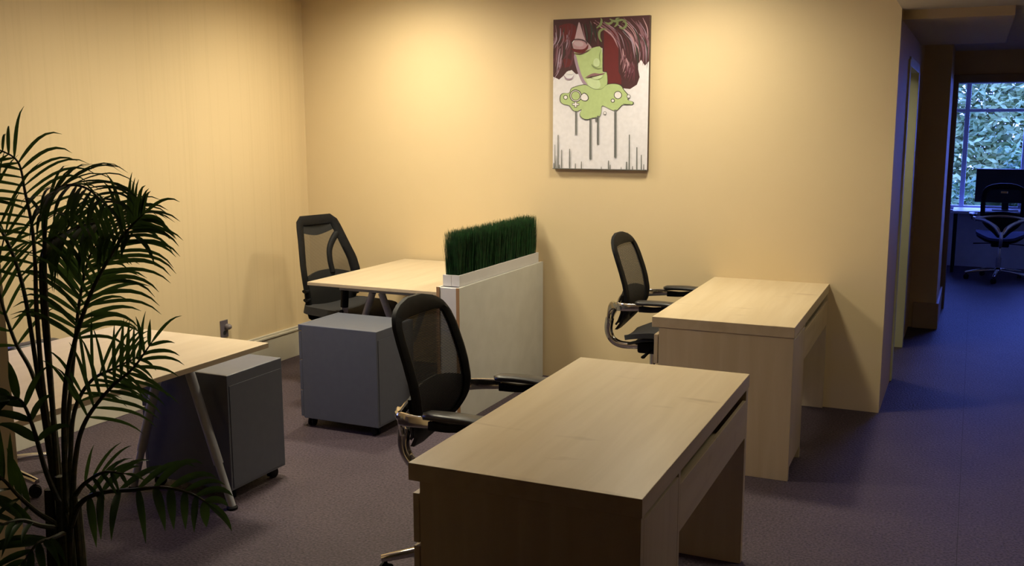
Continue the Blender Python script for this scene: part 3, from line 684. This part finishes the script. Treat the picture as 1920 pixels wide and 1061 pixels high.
poly([(188, 578), (204, 578), (204, 586), (218, 586), (218, 600), (204, 600), (204, 612), (188, 612), (188, 600), (174, 600), (174, 586), (188, 586)], 'line'); poly([(191, 580), (201, 580), (201, 589), (215, 589), (215, 597), (201, 597), (201, 609), (191, 609), (191, 597), (177, 597), (177, 589), (191, 589)], 'pale')
stroke([(480, 578), (505, 580), (534, 578)], 14, 'green'); stroke([(480, 586), (505, 590), (534, 585)], 4, 'line')
for x, y0, w in ((68, 838, 3), (76, 905, 2), (88, 778, 5), (110, 868, 4), (160, 862, 5), (195, 950, 4), (232, 938, 4), (352, 968, 3), (395, 930, 5), (405, 955, 4), (470, 968, 3), (502, 936, 7), (518, 770, 6), (537, 962, 4), (562, 846, 6), (588, 892, 5), (602, 950, 4), (62, 950, 5), (96, 960, 6)):
    poly([(x - w / 2, y0 + 3), (x, y0), (x + w / 2, y0 + 3), (x + w / 2 + 1, 984), (x - w / 2 - 1, 984)], 'drip')
poly([(50, 982), (620, 984), (620, 992), (50, 990)], 'drip')
im = pm.build('painted_image', PMAT, pt)

# ------------------------------------------------------------------ wall outlet with plug
ou = thing('wall_outlet', 'small dark outlet plate with a plug low on the ribbed left wall', 'outlet', (XL + .0005, 4.915, .335))
box('cover_plate', M['outlet'], ou, 0, .006, -.036, .036, -.057, .057, .003)
MB().lathe([(.017, .006), (.019, .010), (.019, .030), (.012, .042), (.006, .046)], (0, .018, .012), 16, 'x').build('plug', M['brass'], ou, smooth=True)
MB().lathe([(.014, .006), (.014, .008)], (0, 0, -.026), 16, 'x').build('socket', M['darkgap'], ou)

# ------------------------------------------------------------------ far office desk, monitor
fd = thing('window_desk', 'pale desk under the far office window', 'desk', (.60, 12.17, 0))
box('desk_top', M['fardesk'], fd, -.78, .80, -.26, .26, .655, .685, .003)
for sx in (-1, 1):
    for sy in (-1, 1): box('leg', M['black'], fd, sx * .75 - .018, sx * .75 + .018, sy * .22 - .018, sy * .22 + .018, 0, .655, .003)
mo = thing('monitor', 'black desktop monitor on the far office desk before the window', 'monitor', (.34, 12.15, .6855))
box('screen_housing', M['screen'], mo, -.31, .31, -.02, .02, .085, .455, .006)
box('screen_panel', M['screen'], mo, -.295, .295, -.0215, -.02, .10, .44, 0)
box('stand_neck', M['screen'], mo, -.035, .035, .02, .05, .006, .22, .004)
box('stand_base', M['screen'], mo, -.13, .13, -.07, .10, 0, .010, .004)

# ------------------------------------------------------------------ potted palm
FR = {
 'a': [(-1.706, 1.408, 0.834), (-1.772, 1.439, 1.052), (-1.808, 1.465, 1.231), (-1.819, 1.48, 1.344), (-1.84, 1.497, 1.428), (-1.866, 1.508, 1.499), (-1.904, 1.525, 1.567), (-1.98, 1.528, 1.597)],
 'b': [(-1.681, 1.38, 0.861), (-1.706, 1.403, 1.115), (-1.718, 1.417, 1.292), (-1.72, 1.428, 1.423), (-1.691, 1.42, 1.49), (-1.635, 1.408, 1.525), (-1.545, 1.383, 1.526), (-1.466, 1.358, 1.497)],
 'c': [(-1.749, 1.43, 0.819), (-1.80, 1.45, 1.1), (-1.85, 1.47, 1.302), (-1.90, 1.47, 1.416), (-1.96, 1.46, 1.48), (-2.03, 1.44, 1.503)],
 'd': [(-1.618, 1.344, 0.873), (-1.621, 1.36, 1.091), (-1.595, 1.371, 1.212), (-1.553, 1.388, 1.324), (-1.514, 1.408, 1.398), (-1.479, 1.422, 1.447), (-1.449, 1.429, 1.474)],
 'e': [(-1.723, 1.423, 0.838), (-1.786, 1.466, 1.115), (-1.812, 1.486, 1.297), (-1.805, 1.493, 1.378), (-1.745, 1.494, 1.417), (-1.644, 1.478, 1.443), (-1.552, 1.455, 1.449), (-1.479, 1.431, 1.434)],
 'f': [(-1.631, 1.358, 0.854), (-1.619, 1.365, 0.99), (-1.609, 1.374, 1.078), (-1.568, 1.382, 1.141), (-1.518, 1.399, 1.17), (-1.46, 1.409, 1.197)],
 'g': [(-1.592, 1.332, 0.859), (-1.585, 1.347, 0.989), (-1.556, 1.352, 1.068), (-1.502, 1.367, 1.136), (-1.447, 1.378, 1.182), (-1.41, 1.393, 1.233)],
 'h': [(-1.577, 1.316, 0.857), (-1.539, 1.31, 0.915), (-1.484, 1.308, 0.947), (-1.394, 1.309, 0.968), (-1.318, 1.313, 0.983), (-1.252, 1.311, 0.982), (-1.209, 1.306, 0.972)],
 'i': [(-1.641, 1.33, 0.852), (-1.63, 1.286, 0.892), (-1.623, 1.243, 0.942), (-1.623, 1.207, 0.992), (-1.634, 1.173, 1.017)],
 'j': [(-1.604, 1.303, 0.857), (-1.582, 1.252, 0.886), (-1.581, 1.212, 0.912), (-1.582, 1.168, 0.918), (-1.603, 1.133, 0.903)],
 'k': [(-1.722, 1.403, 0.845), (-1.78, 1.448, 1.001), (-1.853, 1.478, 1.105), (-1.909, 1.486, 1.17), (-1.943, 1.486, 1.264), (-1.954, 1.494, 1.334), (-1.943, 1.514, 1.416)],
 'l': [(-1.745, 1.432, 0.819), (-1.758, 1.484, 1.018), (-1.772, 1.526, 1.163), (-1.768, 1.546, 1.267), (-1.741, 1.551, 1.351), (-1.687, 1.543, 1.413)],
 'm': [(-1.566, 1.322, 0.923), (-1.532, 1.321, 0.956), (-1.477, 1.318, 0.987), (-1.425, 1.321, 0.991)],
 'n': [(-1.585, 1.3, 0.917), (-1.58, 1.272, 0.992), (-1.573, 1.247, 1.085), (-1.579, 1.231, 1.139), (-1.587, 1.207, 1.151)],
 'o': [(-1.58, 1.302, 0.851), (-1.562, 1.257, 0.861), (-1.551, 1.218, 0.868), (-1.559, 1.187, 0.837)],
}
# key: (first leaflet fraction, leaflets per side, leaflet length m, half width m, droop, forward share, normal the blade faces)
FS = {
 'a': (.42, 17, .185, .0034, 1.9, .42, (.55, -.80, .2)), 'b': (.46, 18, .165, .0040, 2.1, .60, (.15, -.35, .92)), 'c': (.40, 12, .18, .0034, .9, .6, (.5, -.85, .2)),
 'd': (.34, 21, .165, .0038, 1.6, .70, (.55, -.80, .25)), 'e': (.46, 24, .185, .0054, 1.8, .50, (.1, -.5, .85)), 'f': (.42, 10, .150, .0034, 1.1, .75, (.5, -.75, .4)),
 'g': (.40, 11, .150, .0036, 1.1, .75, (.5, -.8, .3)), 'h': (.22, 9, .130, .0075, 1.7, .55, (.2, -.6, .75)), 'i': (.3, 6, .12, .006, .8, .8, (.3, -.5, .8)),
 'j': (.3, 6, .12, .006, .9, .8, (.3, -.5, .8)), 'k': (.45, 9, .16, .0042, .9, .7, (.5, -.8, .3)), 'l': (.42, 18, .165, .0052, 1.5, .65, (.5, -.8, .3)),
 'm': (.25, 5, .09, .0036, .9, .8, (.3, -.6, .7)), 'n': (.35, 5, .10, .0085, 1.3, .7, (.3, -.6, .7)), 'o': (.3, 5, .12, .0070, 1.2, .7, (.3, -.6, .7)),
}
palm = thing('potted_palm', 'dark green feathery palm plant in a pot at the left foreground', 'plant', (-1.655, 1.365, 0))
PO = Vector((-1.655, 1.365, 0))
pot = MB().lathe([(.135, 0), (.14, .01), (.175, .30), (.190, .305), (.190, .34), (.170, .34), (.165, .30)], k=32).build('pot', M['pot'], palm, smooth=True)
MB().lathe([(.166, .29), (.166, .305), (.10, .312)], k=28).build('soil', M['soil'], palm)
rl = random.Random(5)
def leaflet(mb, p, d, nrm, ln, hw, droop):
    n = 7; pts = []; pos = Vector(p); dr = d.normalized(); st = ln / n
    for i in range(n + 1):
        pts.append(pos.copy()); f = i / n
        dr = (dr + Vector((0, 0, -1)) * droop * st / ln * (.15 + 2.2 * f * f)).normalized(); pos = pos + dr * st
    vs = []; fs = []
    for i, q in enumerate(pts):
        t = (pts[min(i + 1, n)] - pts[max(i - 1, 0)]).normalized(); sd = t.cross(nrm)
        if sd.length < 1e-3: sd = t.cross(Vector((0, 0, 1)))
        sd.normalize(); f = i / n; w = hw * (min(1, .35 + f * 3.2)) * (1 - max(0, (f - .45) / .55) ** 1.6) + .0002
        up = sd.cross(t).normalized()
        vs += [q - sd * w + up * w * .35, q, q + sd * w + up * w * .35]
    for i in range(n):
        b = i * 3; fs += [(b, b + 1, b + 4, b + 3), (b + 1, b + 2, b + 5, b + 4)]
    mb.add(vs, fs)
order = ['d', 'e', 'h', 'a', 'b', 'g', 'f', 'l', 'k', 'n', 'o', 'i', 'j', 'm', 'c']
budget = 300; rest = MB(); cane_i = 0
for key in order:
    f0, nper, ln, hw, droop, fwd, nrm = FS[key]; nrm = Vector(nrm).normalized()
    path = [p - PO for p in cr(FR[key], 8)]
    base = Vector((math.cos(cane_i * 2.4) * .055, math.sin(cane_i * 2.4) * .055, .30)); cane_i += 1
    full = cr([base, base.lerp(path[0], .5) + Vector((0, 0, .02)), path[0]], 5)[:-1] + path
    fo = MB().tube(full, lambda t: .0056 * (1 - t) ** .8 + .0012, 7).build('frond', M['stem'], palm, smooth=True)
    m = len(path)
    for i in range(nper):
        f = f0 + (1 - f0) * (i + .5) / nper; x = f * (m - 1); a = int(x); q = path[a].lerp(path[min(a + 1, m - 1)], x - a)
        t = (path[min(a + 1, m - 1)] - path[max(a - 1, 0)]).normalized(); u = (f - f0) / (1 - f0)
        lk = ln * (.80 + .65 * u - 1.15 * u * u) * rl.uniform(.88, 1.1)
        for s in (-1, 1):
            sd = t.cross(nrm).normalized() * s
            d = (t * fwd * (.7 + .7 * u) + sd * .75 + nrm * rl.uniform(-.12, .30) + Vector((rl.gauss(0, .06), rl.gauss(0, .06), rl.gauss(0, .06)))).normalized()
            if budget > 0:
                budget -= 1; mb = MB(); leaflet(mb, q, d, nrm, lk, hw * rl.uniform(.8, 1.15), droop * rl.uniform(.8, 1.2)); mb.build('leaflet', M['leaf'], fo, smooth=True, angle=80)
            else: leaflet(rest, q, d, nrm, lk, hw, droop)
    mb = MB(); leaflet(mb, path[-1], (path[-1] - path[-3]).normalized(), nrm, ln * .55, hw * .8, droop)
    if budget > 0: budget -= 1; mb.build('leaflet', M['leaf'], fo)
    else: rest.add(mb.v, mb.f)
ro = rest.build('leaflet_cluster', M['leaf'], palm, smooth=True, angle=80) if rest.v else None
if ro: ro['kind'] = 'stuff'
for k, (x, y, x1, y1, h) in enumerate(((-.03, -.02, -.04, .005, .90), (.0, -.01, -.015, .012, .93), (.02, .0, .0, .02, .90), (.03, .012, .018, .02, .88), (-.01, .03, -.03, .03, .86), (.035, -.02, .03, -.01, .84))):
    MB().tube(cr([(x, y, .30), ((x + x1) / 2, (y + y1) / 2, .6), (x1, y1, h)], 6), lambda t: .017 - .007 * t, 10).build('cane', M['stem'], palm, smooth=True)

# ------------------------------------------------------------------ garden outside the windows
struct('ground_outside', MB().box(-9, 9, 12.8, 30, -.55, -.45), M['ground'], 'planted ground outside the far window')
rt = random.Random(9)
def shrub(name, label, x, y, rx, ry, zc, rz_, n, leaf='tree', big=1.0):
    t = thing(name, label, 'shrub', (x, y, -.45), 0, 'shrubs outside the window')
    for k in range(4):
        a = k * 1.7; MB().tube(cr([(0, 0, 0), (math.cos(a) * rx * .2, math.sin(a) * ry * .2, (zc + .45) * .6), (math.cos(a) * rx * .5, math.sin(a) * ry * .5, zc + .6)], 4), lambda f: .045 * (1 - f) + .008, 7).build('trunk', M['bark'], t)
    mb = MB()
    for i in range(n):
        while True:
            p = Vector((rt.uniform(-1, 1), rt.uniform(-1, 1), rt.uniform(-1, 1)))
            if .3 < p.length < 1: break
        p *= 1 + .22 * math.sin(p.x * 6 + y) * math.sin(p.z * 7 + x)
        c = Vector((p.x * rx, p.y * ry, zc + .45 + p.z * rz_)); u = Vector((rt.gauss(0, 1), rt.gauss(0, 1), rt.gauss(0, .6))).normalized(); w = u.cross(Vector((rt.gauss(0, 1), rt.gauss(0, 1), rt.gauss(0, 1)))).normalized()
        s = rt.uniform(.05, .10) * big; mb.add([c - u * s, c + w * s * .4, c + u * s, c - w * s * .4], [(0, 1, 2, 3)])
    f = mb.build('foliage', M[leaf], t); f['kind'] = 'stuff'
    return t
shrub('garden_shrub', 'leafy green shrub outside the far window behind the monitor', 1.5, 18.6, 1.6, .9, .45, 1.0, 7000)
shrub('garden_shrub', 'green shrub outside the far window by its left frame', -1.15, 16.0, 1.0, .7, .25, .9, 4200)
shrub('sky_haze_backdrop', 'added pale leaf mass standing in for hazy sky behind the shrubs outside the far window', .4, 25.5, 3.2, 1.2, 1.2, 2.1, 17000, 'skyhaze', 1.5)  # added leaf mass, covers the overbright sky with painted haze
